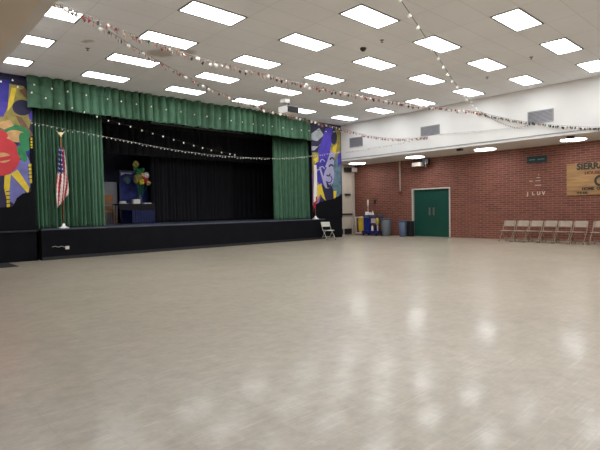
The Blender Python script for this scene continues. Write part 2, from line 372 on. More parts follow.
tag(pleats('stage_drape', K, 8.18, 12.0, SH+.012, 4.9, 26, .1, 17.6, 41), 'black pleated curtain across the middle of the stage', 'curtain', 'black stage drapes')
tag(pleats('stage_drape', K, 11.9, 15.4, SH+.012, 4.9, 14, .04, 17.95, 43), 'flatter black curtain at the right rear of the stage', 'curtain', 'black stage drapes')
tag(pleats('stage_drape', K, 1.6, 5.2, SH+.012, 4.9, 16, .08, 16.3, 47), 'black side drape tucked behind the left green curtain', 'curtain', 'black stage drapes')
tag(pleats('stage_drape', K, 3.4, 15.5, 4.22, 4.98, 40, .05, 15.75, 53), 'short black border just behind the green valance', 'curtain', 'black stage drapes')
t = thing('lighting_batten', 'thin grey pipe batten hung just behind the green valance', 'batten', (0,15.3,0))
b = MB(); b.tube([(7.2,0,4.30),(11.0,0,4.30)], .03, 10); b.build('pipe', M['grey'], t)
for x in (7.6, 9.1, 10.6):
    b = MB(); b.tube([(x,0,4.33),(x,0,5.035)], .008, 6); b.build('hanger', M['dark'], t)

# stage set at the rear left
t = thing('scenery_flat', 'blue painted scenery flat behind the flower bunch', 'scenery flat', (7.78, 18.3, SH))
b = MB(); b.box(-.5, .62, 0, .03, 0, 2.02); b.build('painted_panel', M['setblue'], t)
b = MB(); b.box(-.52,-.5,-.01,.04,0,2.06); b.box(-.5,.62,-.01,.04,2.02,2.06); b.box(.62,.64,-.01,.04,0,2.06); b.build('panel_frame', M['bluegrey'], t)
b = MB(); b.add([(-.47,-.012,1.98),(0,-.012,1.98),(-.05,-.012,1.92),(-.3,-.012,1.94),(-.47,-.012,1.86),(-.47,-.004,1.98),(0,-.004,1.98),(-.05,-.004,1.92),(-.3,-.004,1.94),(-.47,-.004,1.86)], [(0,1,2,3,4),(9,8,7,6,5)]+[(i,(i+1)%5,5+(i+1)%5,5+i) for i in range(5)])
b.build('white_paper', M['fwhite'], t)
b = MB(); b.box(.4,.6,-.012,-.004,1.72,1.98); b.build('white_paper', M['fwhite'], t)
b = MB(); b.lathe([(.02,-.006),(.16,-.004),(.16,0),(.02,.001)], 20); o = b.build('painted_moon', M['p_teal'], t, (-.22,-.014,1.7)); o.rotation_euler = (R(90),0,0)
t = thing('scenery_flat', 'plain pale scenery flat at the far left of the stage set', 'scenery flat', (6.95, 18.6, SH))
b = MB(); b.box(-.75, .32, 0, .03, 0, 1.62); b.build('painted_panel', M['setwhite'], t)
b = MB(); b.box(-.75,.32,.03,.06,0,.06); b.box(-.75,.32,.03,.06,1.5,1.56); b.tube([(-.2,.05,1.5),(-.2,.5,.02)], .02, 6); b.build('rear_brace', M['wood'], t)
t = thing('wooden_chair', 'brown wooden chair back standing before the pale flat on stage', 'chair', (6.62, 17.75, SH))
b = MB(); b.box(-.2,.2,.16,.19,.75,1.1,bev=.01); b.box(-.19,.19,.165,.185,.5,.68,bev=.006); b.build('backrest', M['wood'], t)
b = MB(); b.box(-.22,.22,-.2,.2,.42,.46,bev=.01); b.build('seat', M['wood'], t)
for sx in (-1,1):
    b = MB(); b.tube([(sx*.19,-.17,0),(sx*.19,-.17,.42)], .018); b.build('leg', M['wood'], t)
    b = MB(); b.tube([(sx*.2,.18,0),(sx*.2,.175,1.05)], .018); b.build('leg', M['wood'], t)
t = thing('draped_table', 'black covered table on stage in front of the blue flat', 'table', (7.5, 17.55, SH))
b = MB(); b.box(-.68,.66,-.3,.3,.70,.73); b.build('tabletop', M['dark'], t)
b = MB(); b.box(-.70,.68,-.32,.32,.731,.745,bev=.004); b.box(-.70,.68,-.335,-.32,.52,.745); b.build('tablecloth', M['cloth'], t)
pl = pleats('table_skirt', M['bcloth'], -.22, .68, .02, .52, 9, .02, -.305, 5, t)
for sx in (-.62,.6):
    for sy in (-.25,.25):
        b = MB(); b.tube([(sx,sy,0),(sx,sy,.7)], .018); b.build('leg', M['dark'], t)
TT = SH+.746
b = MB(); b.lathe([(.19,0),(.2,.012),(.13,.02),(.12,.075),(.09,.1),(.01,.105)], 20, c=(0,0,0)); o = b.build('white_hat', M['white'], None, (7.02,17.45,TT)); tag(o, 'small white rounded hat on the left of the black stage table', 'hat')
for i in range(3):
    b = MB(); b.box(-.13,.13,-.09,.09,0,.055,bev=.004); o = b.build('white_box', M['fwhite'], None, (7.47,17.33,TT+i*.056)); tag(o, ['bottom','middle','top'][i]+' box of the small white stack on the black stage table', 'box', 'white boxes on the stage table')
b = MB(); b.box(-.14,.14,-.1,.1,0,.035,bev=.004); o = b.build('white_tray', M['fwhite'], None, (7.9,17.32,TT)); tag(o, 'low white tray on the right of the black stage table', 'tray')
t = thing('flower_bunch', 'tall bunch of yellow, green and orange paper flowers on the stage table', 'decoration', (7.72, 17.55, TT))
b = MB(); b.lathe([(.08,0),(.1,.02),(.09,.2),(.06,.3),(.075,.33)], 18); b.build('vase', M['bluegrey'], t)
rnd = random.Random(4)
for (x, z, r, k) in ((-.14,1.5,.13,'p_olive'),(-.12,1.34,.1,'p_green'),(.02,1.22,.13,'p_green'),(-.04,1.0,.15,'p_olive'),(.14,1.08,.13,'p_tan'),(.28,1.1,.12,'fwhite'),(.06,.84,.11,'p_yellow'),(.24,.92,.1,'p_red'),(.16,1.3,.09,'p_green'),(-.14,.86,.09,'p_olive'),(.33,.8,.09,'p_tan')):
    b = MB(); y = rnd.uniform(-.08,.08)
    for p in range(7):
        a = 2*math.pi*p/7; b.ball((x+r*.55*math.cos(a), y+rnd.uniform(-.03,.03), z+r*.55*math.sin(a)), r*.5, seg=8, ring=5)
    b.ball((x,y-.05,z), r*.4, seg=8, ring=5); fl = b.build('flower', M[k], t)
    b = MB(); b.tube([(0,0,.25),(x*.4,y*.4,z*.55),(x,y,z-r*.5)], .007, 5); b.build('stem', M['p_green'], fl)

# ------------------------------------------------------------------ murals painted on board
def mural(name, label, x0, x1, z0, z1, y, conv, shapes, base):
    keys = [base]; b = MB(); b.box(x0, x1, y-.02, y-.001, z0, z1, 0)
    for i, (kind, key, dat) in enumerate(shapes):
        if key not in keys: keys.append(key)
        if kind == 'e':
            cx, cy, rx, ry, rot = dat
            pts = []
            for q in range(28):
                a = 2*math.pi*q/28; ex, ey = rx*math.cos(a), ry*math.sin(a)
                pts.append((cx+ex*math.cos(rot)-ey*math.sin(rot), cy+ex*math.sin(rot)+ey*math.cos(rot)))
        else: pts = dat
        P = [conv(*p) for p in pts]; P = [(min(max(p[0],x0),x1), min(max(p[1],z0),z1)) for p in P]
        d = .0215 + .0006*i; n = len(P)
        b.add([(p[0],y-d,p[1]) for p in P]+[(p[0],y-.02,p[1]) for p in P], [tuple(range(n))]+[(k,(k+1)%n,n+(k+1)%n,n+k) for k in range(n)], keys.index(key))
    o = b.build(name, [M[k] for k in keys]); tag(o, label, 'mural'); return o
cl = lambda px, py: (2.66+.0238*px, 4.45-.0264*(py-95)+.003*px)
mural('painted_mural', 'colourful sun and wing mural on black board left of the stage', 1.45, 3.44, .85, 5.03, YF, cl, [
    ('p','p_blue',[(-40,78),(12,80),(11,100),(6,116),(-40,118)]),
    ('p','p_purple',[(-40,104),(9,102),(4,118),(-40,130)]),
    ('p','p_olive',[(11,84),(25,86),(33,100),(34,118),(26,140),(4,135),(-40,140),(-40,122),(4,117),(9,106)]),
    ('p','p_yellow',[(13,88),(18,88),(14,104),(8,112),(9,104)]),
    ('p','p_brown',[(20,90),(27,88),(33,100),(30,102)]),
    ('p','p_purple',[(28,112),(34,110),(34,122),(30,120)]),
    ('e','p_navy',(23,108,10,8,.1)),
    ('p','p_brown',[(16,116),(22,118),(35,136),(33,146),(26,140)]),
    ('p','p_violet',[(4,160),(24,150),(30,168),(28,190),(12,206),(4,200)]),
    ('e','p_blue',(23,150,7,12,.3)),
    ('e','p_green',(14,134,16,9,.15)), ('e','p_tan',(16,137,11,6,.2)), ('e','p_green',(24,143,5,10,-.3)),
    ('p','p_tan',[(-6,124),(10,120),(14,126),(4,130)]), ('e','p_red',(-2,134,10,5,.3)),
    ('e','p_red',(1,157,18,19,0)), ('e','p_tan',(2,158,8,5,.1)), ('p','p_red',[(-5,158),(12,156),(12,160),(-5,162)]),
    ('e','p_green',(21,155,4,9,-.4)), ('p','p_green',[(29,168),(38,176),(41,190),(33,180)]),
    ('p','p_yellow',[(3,176),(9,175),(7,192),(4,200),(2,188)]), ('p','p_yellow',[(9,175),(16,171),(27,190),(26,197)]),
    ('p','black_wall',[(10,208),(14,200),(20,196),(28,195),(44,192),(44,260),(-40,260),(-40,206)]),
    ('p','black_wall',[(29,139),(34,137),(44,150),(44,200),(29,200)]),
    ('p','p_yellow',[(30,139),(32,139),(32,150),(30,150)]), ('p','p_yellow',[(27,166),(30,166),(30,186),(28,186)]), ('p','p_yellow',[(4,188),(7,188),(7,208),(4,208)]),
] + [('p','black_wall',[(29.5,y),(32.5,y),(32.5,y+.8),(29.5,y+.8)]) for y in (141.5,144.5,147.5)] + [('p','black_wall',[(26.5,y),(30.5,y),(30.5,y+.8),(26.5,y+.8)]) for y in (169,173,177,181)] + [('p','black_wall',[(3.5,y),(7.5,y),(7.5,y+.8),(3.5,y+.8)]) for y in (192,196,200,204)], 'p_navy')
cr = lambda px, py: (14.11+.0636*(px-313), 4.907-.0444*(py-125)+.003*(px-313))
def arc(cx, cy, r0, r1, a0, a1, n=10):
    o = [(cx+r1*math.cos(R(a0+(a1-a0)*i/n)), cy+r1*1.15*math.sin(R(a0+(a1-a0)*i/n))) for i in range(n+1)]
    return o + [(cx+r0*math.cos(R(a0+(a1-a0)*i/n)), cy+r0*1.15*math.sin(R(a0+(a1-a0)*i/n))) for i in range(n,-1,-1)]
mural('painted_mural', 'purple and yellow swirling mural on black board right of the stage', 14.08, 15.94, .9, 5.03, YF, cr, [
    ('p','p_grey',[(312,134),(320,128),(324,134),(323,142),(315,150),(312,150)]), ('p','p_navy',[(312,140),(318,141),(323,136),(324,139),(319,146),(312,146)]),
    ('p','p_purple',[(322,140),(326,128),(333,126),(334,140),(328,158),(320,172),(314,164)]),
    ('p','p_olive',[(336,128),(341,130),(341,152),(335,160),(330,150)]), ('p','p_yellow',[(333,146),(338,142),(335,156),(331,158)]),
    ('e','p_navy',(334.5,137,3,6.5,.1)),
    ('p','p_teal',[(334,160),(341,150),(341,192),(338,196),(335,196),(332,186)]), ('p','p_purple',[(338,154),(341,150),(341,162),(338,166)]),
    ('p','p_olive',[(313,152),(319,152),(319,164),(313,174)]), ('p','p_yellow',[(314,158),(318,156),(318,162),(315,166)]),
    ('p','p_pink',[(312,172),(317,178),(322,188),(318,202),(312,204)]),
    ('e','p_blue',(318.5,171,4.8,10,0)), ('e','p_blue',(323.5,164,3.6,7,.3)), ('p','p_blue',[(316,176),(324,168),(326,184),(320,184)]),
    ('e','p_lav',(328.5,176,5.2,11.5,.15)), ('p','p_lav',[(325,166),(331,150),(335,152),(333,168)]),
    ('p','p_blue',arc(328.5,178,2.6,3.6,-60,150)), ('p','p_navy',arc(328,173,1.0,2.2,-20,160)), ('p','p_navy',[(325.5,180),(329,184),(331,182),(330,186),(327,187)]),
    ('p','p_navy',arc(331,166,1.2,2.6,180,350)), ('p','p_navy',arc(332,159,1.2,2.6,180,350)),
    ('p','p_lav',arc(322.5,161,1.6,2.4,170,360)), ('p','p_lav',arc(322,168,1.6,2.5,170,360)), ('p','p_lav',arc(319,171,1.8,2.8,190,340)),
    ('p','p_lav',[(319,166),(320.5,166),(325,182),(323.5,184)]),
    ('p','p_yellow',[(317,184),(321,182),(322,188),(325,199),(322,196),(320,192),(316,199),(315,194)]), ('p','p_yellow',[(333,190),(336,190),(335,198),(333,198)]),
    ('p','black_wall',[(312,203),(320,200),(332,198),(342,194),(342,240),(312,240)]),
], 'p_navy')

# ------------------------------------------------------------------ flags
def pole_parts(t, h, fin):
    b = MB(); b.lathe([(.14,0),(.145,.012),(.11,.03),(.045,.08),(.03,.14)], 20); b.build('base', M['white'], t)
    b = MB(); b.tube([(0,0,.13),(0,0,h)], .014, 10); b.build('pole', M['wood'], t)
    b = MB(); b.ball((0,0,h+.03), .03)
    if fin:
        b.add([(-.02,-.012,h+.05),(.02,-.012,h+.05),(.14,-.012,h+.2),(.05,-.012,h+.13),(0,-.012,h+.15),(-.05,-.012,h+.13),(-.14,-.012,h+.2),(-.02,.012,h+.05),(.02,.012,h+.05),(.14,.012,h+.2),(.05,.012,h+.13),(0,.012,h+.15),(-.05,.012,h+.13),(-.14,.012,h+.2)],
              [tuple(range(7)), tuple(range(13,6,-1))]+[(i,(i+1)%7,7+(i+1)%7,7+i) for i in range(7)])
    b.build('finial', M['gold'], t)
def limp_flag(t, ztop, zbot, wt, wb, cellmat, mats, lean, name='flag_cloth', ns=26, nt=40):
    b = MB(); th = .012
    for side in (0,1):
        for i in range(nt+1):
            v = i/nt
            for j in range(ns+1):
                u = j/ns
                w = wt + (wb-wt)*min(1, v*1.6)
                z = ztop - (ztop-zbot)*(v*(1 - .25*u*(v))) - .22*u*v*(1-v)*2
                x = -.02 + (u-.5)*w + lean*v + .012*math.sin(7*u+6*v)
                y = -.035 - .04*math.sin(u*14 + 2*v)*(.4+.6*v) + side*th
                b.v.append((x,y,z))
    W = ns+1; o = (nt+1)*W
    for side in (0,1):
        for i in range(nt):
            for j in range(ns):
                k = cellmat((j+.5)/ns, (i+.5)/nt); s = side*o
                b.face((s+i*W+j, s+i*W+j+1, s+(i+1)*W+j+1, s+(i+1)*W+j), k, True)
    for j in range(ns):
        b.face((j,j+1,o+j+1,o+j)); e = nt*W; b.face((e+j,o+e+j,o+e+j+1,e+j+1), cellmat(.5,.99))
    for i in range(nt):
        b.face((i*W,o+i*W,o+(i+1)*W,(i+1)*W)); b.face((i*W+ns,(i+1)*W+ns,o+(i+1)*W+ns,o+i*W+ns))
    return b.build(name, mats, t)
def us(u, v):
    if v < .42 and u + v*.5 < .85:
        return 1 if (int(u*13) % 3 == 1 and int(v*40) % 3 == 1) else 2
    return int((u*1.0 + v*.55)*7) % 2
t = thing('flag_on_pole', 'limp red and white striped flag with blue starry corner before the left curtain', 'flag', (4.15, 14.62, SH))
pole_parts(t, 2.6, True); limp_flag(t, 2.3, .58, .14, .34, us, [M['fred'], M['fwhite'], M['fblue']], .02)
t = thing('flag_on_pole', 'limp white flag with red lower edge beside the right green curtain', 'flag', (14.12, 14.5, SH))
pole_parts(t, 2.46, False); limp_flag(t, 2.3, .3, .14, .24, lambda u, v: 0 if v > .82 or (v > .74 and u > .5) else 1, [M['fred'], M['fwhite']], -.02)

# ------------------------------------------------------------------ folding chairs
def make_chair(name, label, group, loc, rz, enamel):
    t = thing(name, label, 'chair', loc, rz, group); t.scale = (.95,.95,.94)
    for s in (-1,1):
        x = s*.215
        b = MB(); b.tube([(x,.26,.775),(x,.2,.62),(x,.10,.42),(x,-.1,.2),(x,-.24,.012)], .0125, 8); lg = b.build('front_leg', enamel, t)
        b = MB(); b.tube([(x,-.243,.0),(x,-.236,.03)], .016, 8); b.build('foot_cap', M['rubber'], lg)
        x = s*.19
        b = MB(); b.tube([(x,-.08,.42),(x,.1,.22),(x,.27,.012)], .0115, 8); lg = b.build('rear_leg', enamel, t)
        b = MB(); b.tube([(x,.272,.0),(x,.264,.03)], .015, 8); b.build('foot_cap', M['rubber'], lg)
    b = MB(); n = 6
    for k in (0,1):
        for i in range(n+1):
            v = -.2+.38*i/n
            for j in range(n+1):
                u = -.2+.4*j/n; b.v.append((u, v, .43 - k*.016 - .014*math.cos(u*7.5)*math.cos(v*6) - (.012 if i == 0 else 0)))
    W = n+1
    for i in range(n):
        for j in range(n):
            f = (i*W+j,i*W+j+1,(i+1)*W+j+1,(i+1)*W+j); b.face(f, 0, True); b.face(tuple(W*W+q for q in f[::-1]), 0, True)
    for j in range(n):
        for (a, c) in ((j,j+1),(n*W+j,n*W+j+1),(j*W,(j+1)*W),(j*W+n,(j+1)*W+n)): b.face((a,c,W*W+c,W*W+a))
    b.build('seat', enamel, t)
    b = MB(); m = 8
    for k in (0,1):
        for (z, yy) in ((.575,.185),(.59,.19),(.68,.222),(.765,.258),(.785,.264)):
            for j in range(m+1):
                u = -.205+.41*j/m; b.v.append((u*(1 if .58<z<.78 else .96), yy + .035*(1-(u/.205)**2) + k*.012, z))
    W = m+1
    for i in range(4):
        for j in range(m):
            f = (i*W+j,i*W+j+1,(i+1)*W+j+1,(i+1)*W+j); b.face(f, 0, True); b.face(tuple(5*W+q for q in f[::-1]), 0, True)
    for j in range(m):
        for (a, c) in ((j,j+1),(4*W+j,4*W+j+1)): b.face((a,c,5*W+c,5*W+a))
    for i in range(4):
        for (a, c) in ((i*W,(i+1)*W),(i*W+m,(i+1)*W+m)): b.face((a,c,5*W+c,5*W+a))
    b.build('backrest', enamel, t)
    b = MB(); b.tube([(-.215,-.155,.12),(.215,-.155,.12)], .008, 6); b.build('front_stretcher', enamel, t)
    b = MB(); b.tube([(-.19,.19,.12),(.19,.19,.12)], .008, 6); b.build('rear_stretcher', enamel, t)
    return t
G = 'folding chairs along the brick wall'
ys = [7.6, 7.13, 6.68, 6.21, 5.74, 5.27, 4.7]
lbs = ['leftmost tan metal folding chair of the row along the brick wall', 'second from left tan folding chair of the row along the brick wall', 'third from left tan folding chair of the row along the brick wall',
       'fourth from left, the middle tan folding chair of the row along the brick wall', 'fifth from left tan folding chair of the row along the brick wall', 'tan folding chair last before the gap, sixth along the brick wall', 'tan folding chair right of the gap, under the wooden sign']
c0 = make_chair('folding_chair', lbs[0], G, (17.05, ys[0], 0), R(-90), M['chair'])
for y, lb in list(zip(ys, lbs))[1:]: dup(c0, (17.05+random.uniform(-.02,.02), y, 0), R(-90+random.uniform(-.8,.8)), lb)
make_chair('folding_chair', 'lone pale folding chair standing in front of the black board by the stage corner', 'folding chair by the stage', (14.25, 13.88, 0), R(-14), M['chair_pale'])

# ------------------------------------------------------------------ things on the ceiling
t = thing('projector', 'white projector with black rear hung from a pole under the ceiling', 'projector', (9.15, 10.45, 4.06))
b = MB(); b.box(-.22,.22,-.2,.2,0,.2,bev=.015); b.build('body', M['white'], t)
b = MB(); b.box(-.21,.21,-.212,-.198,.012,.188,bev=.003); b.build('rear_panel', M['rubber'], t)
b = MB(); b.lathe([(.05,0),(.06,.01),(.06,.06),(.045,.06)], 18); o = b.build('lens', M['dark'], t, (.08,.255,.1)); o.rotation_euler = (R(90),0,0)
b = MB(); b.box(-.12,.12,-.1,.1,.205,.225); b.tube([(0,0,.22),(0,0,.32)], .025); b.build('mount_plate', M['dark'], t)
b = MB(); b.tube([(0,0,.3),(0,0,.978)], .018); b.lathe([(.1,.965),(.1,.978)], 18); b.build('ceiling_pole', M['wirew'], t)
b = MB(); b.box(-.22,-.03,-.1,.1,.3,.4,bev=.01); b.build('junction_box', M['white'], t)
def dome(name, lab, cat, x, y, r, m):
    b = MB(); b.lathe([(r,-.001),(r,-.02),(r*.8,-.05),(r*.4,-.075),(r*.05,-.085)], 18); tag(b.build(name, m, None, (x,y,CEIL)), lab, cat)
dome('smoke_detector', 'black dome on the ceiling between the light panels near the picture centre', 'detector', 8.73, 7.27, .075, M['dark'])
for (x, y, lb) in ((8.65,6.66,'just right of the black dome'),(12.57,4.98,'near the right wall, top right of picture'),(13.47,6.58,'near the white wall, between light panels'),(3.84,11.3,'near the left soffit')):
    t = thing('sprinkler', 'small grey sprinkler head on the ceiling '+lb, 'sprinkler', (x,y,CEIL), 0, 'ceiling sprinklers')
    b = MB(); b.lathe([(.05,-.001),(.045,-.012),(.015,-.014)], 14); b.build('escutcheon', M['vent'], t)
    b = MB(); b.tube([(0,0,-.013),(0,0,-.05)], .01, 8); b.lathe([(.03,-.05),(.03,-.055)], 12); b.build('sprinkler_head', M['steel'], t)

# vents on the white bulkhead
def vent(y0, y1, z0, z1, lab):
    t = thing('wall_vent', lab, 'vent', (XS, (y0+y1)/2, (z0+z1)/2), 0, 'grey vents on the white bulkhead'); w = (y1-y0)/2; h = (z1-z0)/2
    b = MB(); b.box(-.01,-.001,-w+.02,w-.02,-h+.02,h-.02); b.build('backing', M['ventd'], t)
    b = MB(); f = .025
    b.box(-.025,-.001,-w,w,h-f,h); b.box(-.025,-.001,-w,w,-h,-h+f); b.box(-.025,-.001,-w,-w+f,-h+f,h-f); b.box(-.025,-.001,w-f,w,-h+f,h-f); b.build('frame', M['vent'], t)
    n = 9
    for i in range(n):
        z = -h+f+.012+(2*h-2*f-.024)*i/(n-1)
        b = MB(); b.add([(-.022,-w+f,z-.008),(-.022,w-f,z-.008),(-.011,w-f,z+.012),(-.011,-w+f,z+.012),(-.02,-w+f,z-.012),(-.02,w-f,z-.012),(-.011,w-f,z+.008),(-.011,-w+f,z+.008)], [(0,1,2,3),(7,6,5,4),(0,4,5,1),(2,6,7,3),(1,5,6,2),(0,3,7,4)]); b.build('slat', M['vent'], t)
vent(13.35, 14.1, 3.98, 4.4, 'grey louvred vent on the white bulkhead nearest the stage')
vent(9.62, 10.44, 4.02, 4.38, 'middle grey louvred vent on the white bulkhead')
vent(5.64, 6.42, 3.9, 4.30, 'grey louvred vent on the white bulkhead nearest the camera at right')
t = thing('surface_conduit', 'thin grey conduit running low along the white bulkhead', 'conduit', (XS-.014, 0, SOF+.09))
b = MB(); b.tube([(0,14.6,0),(0,-5.9,0)], .012, 6); b.build('pipe', M['vent'], t)
for (y, lab) in ((8.99,'small black box under the soffit between the second and third round lights'),(5.27,'small black box under the soffit beside the rightmost round light')):
    b = MB(); b.box(-.07,.07,-.1,.1,-.075,-.002,bev=.01); tag(b.build('sensor_box', M['dark'], None, (16.25 if y > 6 else 16.3, y, SOF)), lab, 'sensor')

# fixtures on the brick wall
t = thing('wall_conduit', 'pale vertical conduit pipe dropping down the brick wall left of the green doors', 'conduit', (XR-.03, 12.98, 0))
b = MB(); b.tube([(0,0,2.03),(0,0,SOF-.002)], .03, 10); b.build('pipe', M['cream'], t)
b = MB(); b.box(-.05,.028,-.06,.06,1.9,2.03,bev=.008); b.build('call_box', M['redink'], t)
for z in (2.4,3.0):
    b = MB(); b.box(-.035,.029,-.05,.05,z,z+.03); b.build('pipe_strap', M['vent'], t)
t = thing('hanging_unit', 'white boxy unit hung under the soffit above and left of the green doors', 'ceiling unit', (17.75, 11.7, 0))
b = MB(); b.box(-.12,.12,-.12,.34,3.06,3.23,bev=.015); b.build('casing', M['cream'], t)
b = MB(); b.box(-.05,.05,-.12,.34,3.235,3.3); b.box(-.04,.12,-.42,-.14,3.12,3.36,bev=.01); b.build('bracket', M['dark'], t)
b = MB(); b.tube([(-.05,-.33,3.36),(-.05,-.33,SOF-.002)], .015); b.tube([(-.07,-.33,3.0),(-.07,-.33,3.37)], .012); b.build('hanger_rod', M['wirew'], t)
b = MB(); b.tube([(0,.1,3.3),(0,.1,SOF-.002)], .015); b.build('hanger_rod', M['dark'], t)
t = thing('emergency_lamp', 'white box lamp with dark bracket high in the cream recess', 'lamp', (17.6, YREC-.11, 3.1))
b = MB(); b.box(.12,.48,-.1,.1,0,.2,bev=.015); b.build('casing', M['white'], t)
b = MB(); b.box(-.3,.1,-.08,.1,-.02,.2,bev=.02); b.build('bracket', M['dark'], t)

def text_obj(name, body, size, m, parent, mtx, ext=.006):
    cu = bpy.data.curves.new(name, 'FONT'); cu.body = body; cu.size = size; cu.extrude = ext; cu.offset = size*.045; cu.resolution_u = 3
    o = bpy.data.objects.new(name+'_tmp', cu); COL.objects.link(o); bpy.context.view_layer.update()
    me = bpy.data.meshes.new_from_object(o.evaluated_get(bpy.context.evaluated_depsgraph_get()))
    bpy.data.objects.remove(o); bpy.data.curves.remove(cu)
    me.name = name; me.materials.clear(); me.materials.append(m)
    q = bpy.data.objects.new(name, me); COL.objects.link(q); me.transform(mtx)
    if parent: q.parent = parent
    return q
FACE = Matrix(((0,0,-1,0),(-1,0,0,0),(0,1,0,0),(0,0,0,1)))           # text that faces -X, reading towards -Y
def tm(y, z, x=0, sx=1): return Matrix.Translation((x,y,z)) @ FACE @ Matrix.Diagonal((sx,1,1,1))
# wooden sign
t = thing('wooden_sign', 'brown plank sign with dark painted lettering on the brick wall at right', 'sign', (XR, 5.97, 1.6))
b = MB()
for i in range(4): b.box(-.04,-.002,-2.1,0,.275*i+.002,.275*(i+1)-.002, bev=.004)
b.build('planks', M['signwood'], t)
text_obj('lettering', 'SIERRA', .29, M['ink'], t, tm(-.32,.88,-.044,.95)); text_obj('lettering', 'HOUSE', .14, M['redink'], t, tm(-.56,.70,-.044,1.05))
text_obj('lettering', 'HOME  OF', .13, M['ink'], t, tm(-.48,.17,-.044,1.0)); text_obj('lettering', 'THE', .09, M['ink'], t, tm(-.3,.05,-.044,2.2))
b = MB(); n = 28
for k, rr in ((0,.17),(1,.1)):
    for q in range(n):
        a = 2*math.pi*q/n; b.v.append((-.047, -1.02+rr*math.cos(a), .47+rr*1.1*math.sin(a)))
for k, rr in ((0,.17),(1,.1)):
    for q in range(n):
        a = 2*math.pi*q/n; b.v.append((-.041, -1.02+rr*math.cos(a), .47+rr*1.1*math.sin(a)))
for q in range(n):
    e = (q+1)%n; b.face((q,e,n+e,n+q)); b.face((2*n+q,3*n+q,3*n+e,2*n+e)); b.face((q,2*n+q,2*n+e,e)); b.face((n+q,n+e,3*n+e,3*n+q))
b.build('emblem_ring', M['ink'], t)
# dark board and wall letters
t = thing('dark_sign', 'small dark teal name board high on the brick wall above metal letters', 'sign', (XR, 7.33, 2.83))
b = MB(); b.box(-.03,-.002,-.7,0,0,.25,bev=.006); b.build('board', M['teal'], t)
b = MB()
for (y0,y1) in ((-.3,-.08),(-.62,-.38)): b.box(-.034,-.031,y0,y1,.11,.135)
b.build('lettering', M['tealtxt'], t)
t = thing('wall_letters', 'rows of small pale metal letters fixed to the brick wall under the dark board', 'lettering', (XR, 7.35, 1.66))
for i, ch in enumerate('JLUV'): text_obj('letter', ch, .17, M['brass'], t, tm(-.02-.175*i,0,-.008))
for (y0, y1, z) in ((-.36,-.48,.62),(-.42,-.44,.72),(-.32,-.5,.5),(-.3,-.52,.34),(-.1,-.22,.5)):
    b = MB(); b.box(-.014,-.002,y1,y0,z,z+.025); b.build('letter_row', M['brass'], t)

# ------------------------------------------------------------------ cleaning cart and bins
t = thing('cleaning_cart', 'blue wheeled janitor cart with yellow bag against the brick wall', 'cart', (17.55, 14.2, 0))
b = MB(); b.box(-.26,.26,-.46,.46,.11,.2,bev=.02); b.box(-.23,.23,-.43,.43,.2,.23); b.build('platform', M['blue'], t)
for sx in (-.2,.2):
    for sy in (-.38,.38):
        b = MB(); b.lathe([(.05,-.018),(.055,-.01),(.055,.01),(.05,.018)], 16); w = b.build('wheel', M['rubber'], t, (sx,sy,.056)); w.rotation_euler = (R(90),0,R(90))
        b = MB(); b.box(-.012,.012,-.03,.03,.02,.055); f = b.build('fork', M['grey'], t, (sx,sy,.056))
for sx in (-.23,.23):
    for sy in (-.42,-.02,.30):
        b = MB(); b.box(sx-.02,sx+.02,sy-.02,sy+.02,.23,.92,bev=.005); b.build('post', M['blue'], t)
b = MB(); b.box(-.25,.25,-.44,.34,.56,.6,bev=.01); b.build('shelf', M['bluegrey'], t)
b = MB(); b.box(-.26,.26,-.45,.34,.88,.91); b.box(-.26,-.24,-.45,.34,.91,.97); b.box(.24,.26,-.45,.34,.91,.97); b.box(-.24,.24,-.45,-.43,.91,.97); b.box(-.24,.24,.32,.34,.91,.97); b.build('top_tray', M['bluegrey'], t)
b = MB(); b.box(-.262,-.25,-.02,.30,.24,.86,bev=.004); b.build('side_panel', M['blue'], t)
b = MB(); b.tube([(-.2,.34,.88),(-.2,.86,.86),(.2,.86,.86),(.2,.34,.88)], .016); b.tube([(-.2,.84,.86),(-.2,.84,.12)], .014); b.tube([(.2,.84,.86),(.2,.84,.12)], .014); b.box(-.22,.22,.46,.86,.09,.12); b.build('bag_frame', M['white'], t)
b = MB()
prof = [(0.6,.14),(.8,.2),(.92,.4),(1.0,.6),(.95,.8),(1.05,.86)]
b.lathe([(r*.22,z) for r,z in prof], 20, c=(0,.63,0), sx=.85, sy=.88); b.build('yellow_bag', M['yellow'], t)
def bottle(name, lab, loc, r, h, m, capm, cat):
    t = thing(name, lab, cat, loc, 0, 'bottles on the cleaning cart')
    b = MB(); b.lathe([(r*.92,0),(r,.01),(r,h*.62),(r*.4,h*.78),(r*.35,h*.84)], 14); b.build('body', m, t)
    b = MB(); b.lathe([(r*.38,h*.84),(r*.4,h*.95),(r*.3,h)], 10); b.box(-r*1.1,r*.3,-r*.2,r*.2,h*.94,h*1.02); b.build('spray_cap', capm, t)
bottle('spray_bottle', 'white spray bottle low on the right of the cleaning cart', (17.36,14.05,.231), .055, .3, M['white'], M['bluegrey'], 'bottle')
bottle('spray_bottle', 'white spray bottle low in the middle of the cleaning cart', (17.4,14.36,.231), .06, .3, M['white'], M['blue'], 'bottle')
bottle('spray_bottle', 'white spray bottle on the top tray of the cleaning cart', (17.42,14.06,.911), .05, .24, M['fwhite'], M['white'], 'bottle')
for (y, lb, s) in ((14.43,'white paper roll on the left of the cleaning cart top',1.0),(14.24,'white paper roll in the middle of the cleaning cart top',.85)):
    b = MB(); b.lathe([(.075*s,0),(.08*s,.01),(.08*s,.2*s),(.072*s,.21*s),(.02,.21*s)], 20); tag(b.build('paper_roll', M['fwhite'], None, (17.44,y,.911)), lb, 'paper roll')
b = MB(); b.box(-.1,.1,-.14,.14,0,.2,bev=.012); tag(b.build('pink_box', M['pink'], None, (17.43,13.96,.601)), 'pale pink box on the middle shelf of the cleaning cart', 'box')
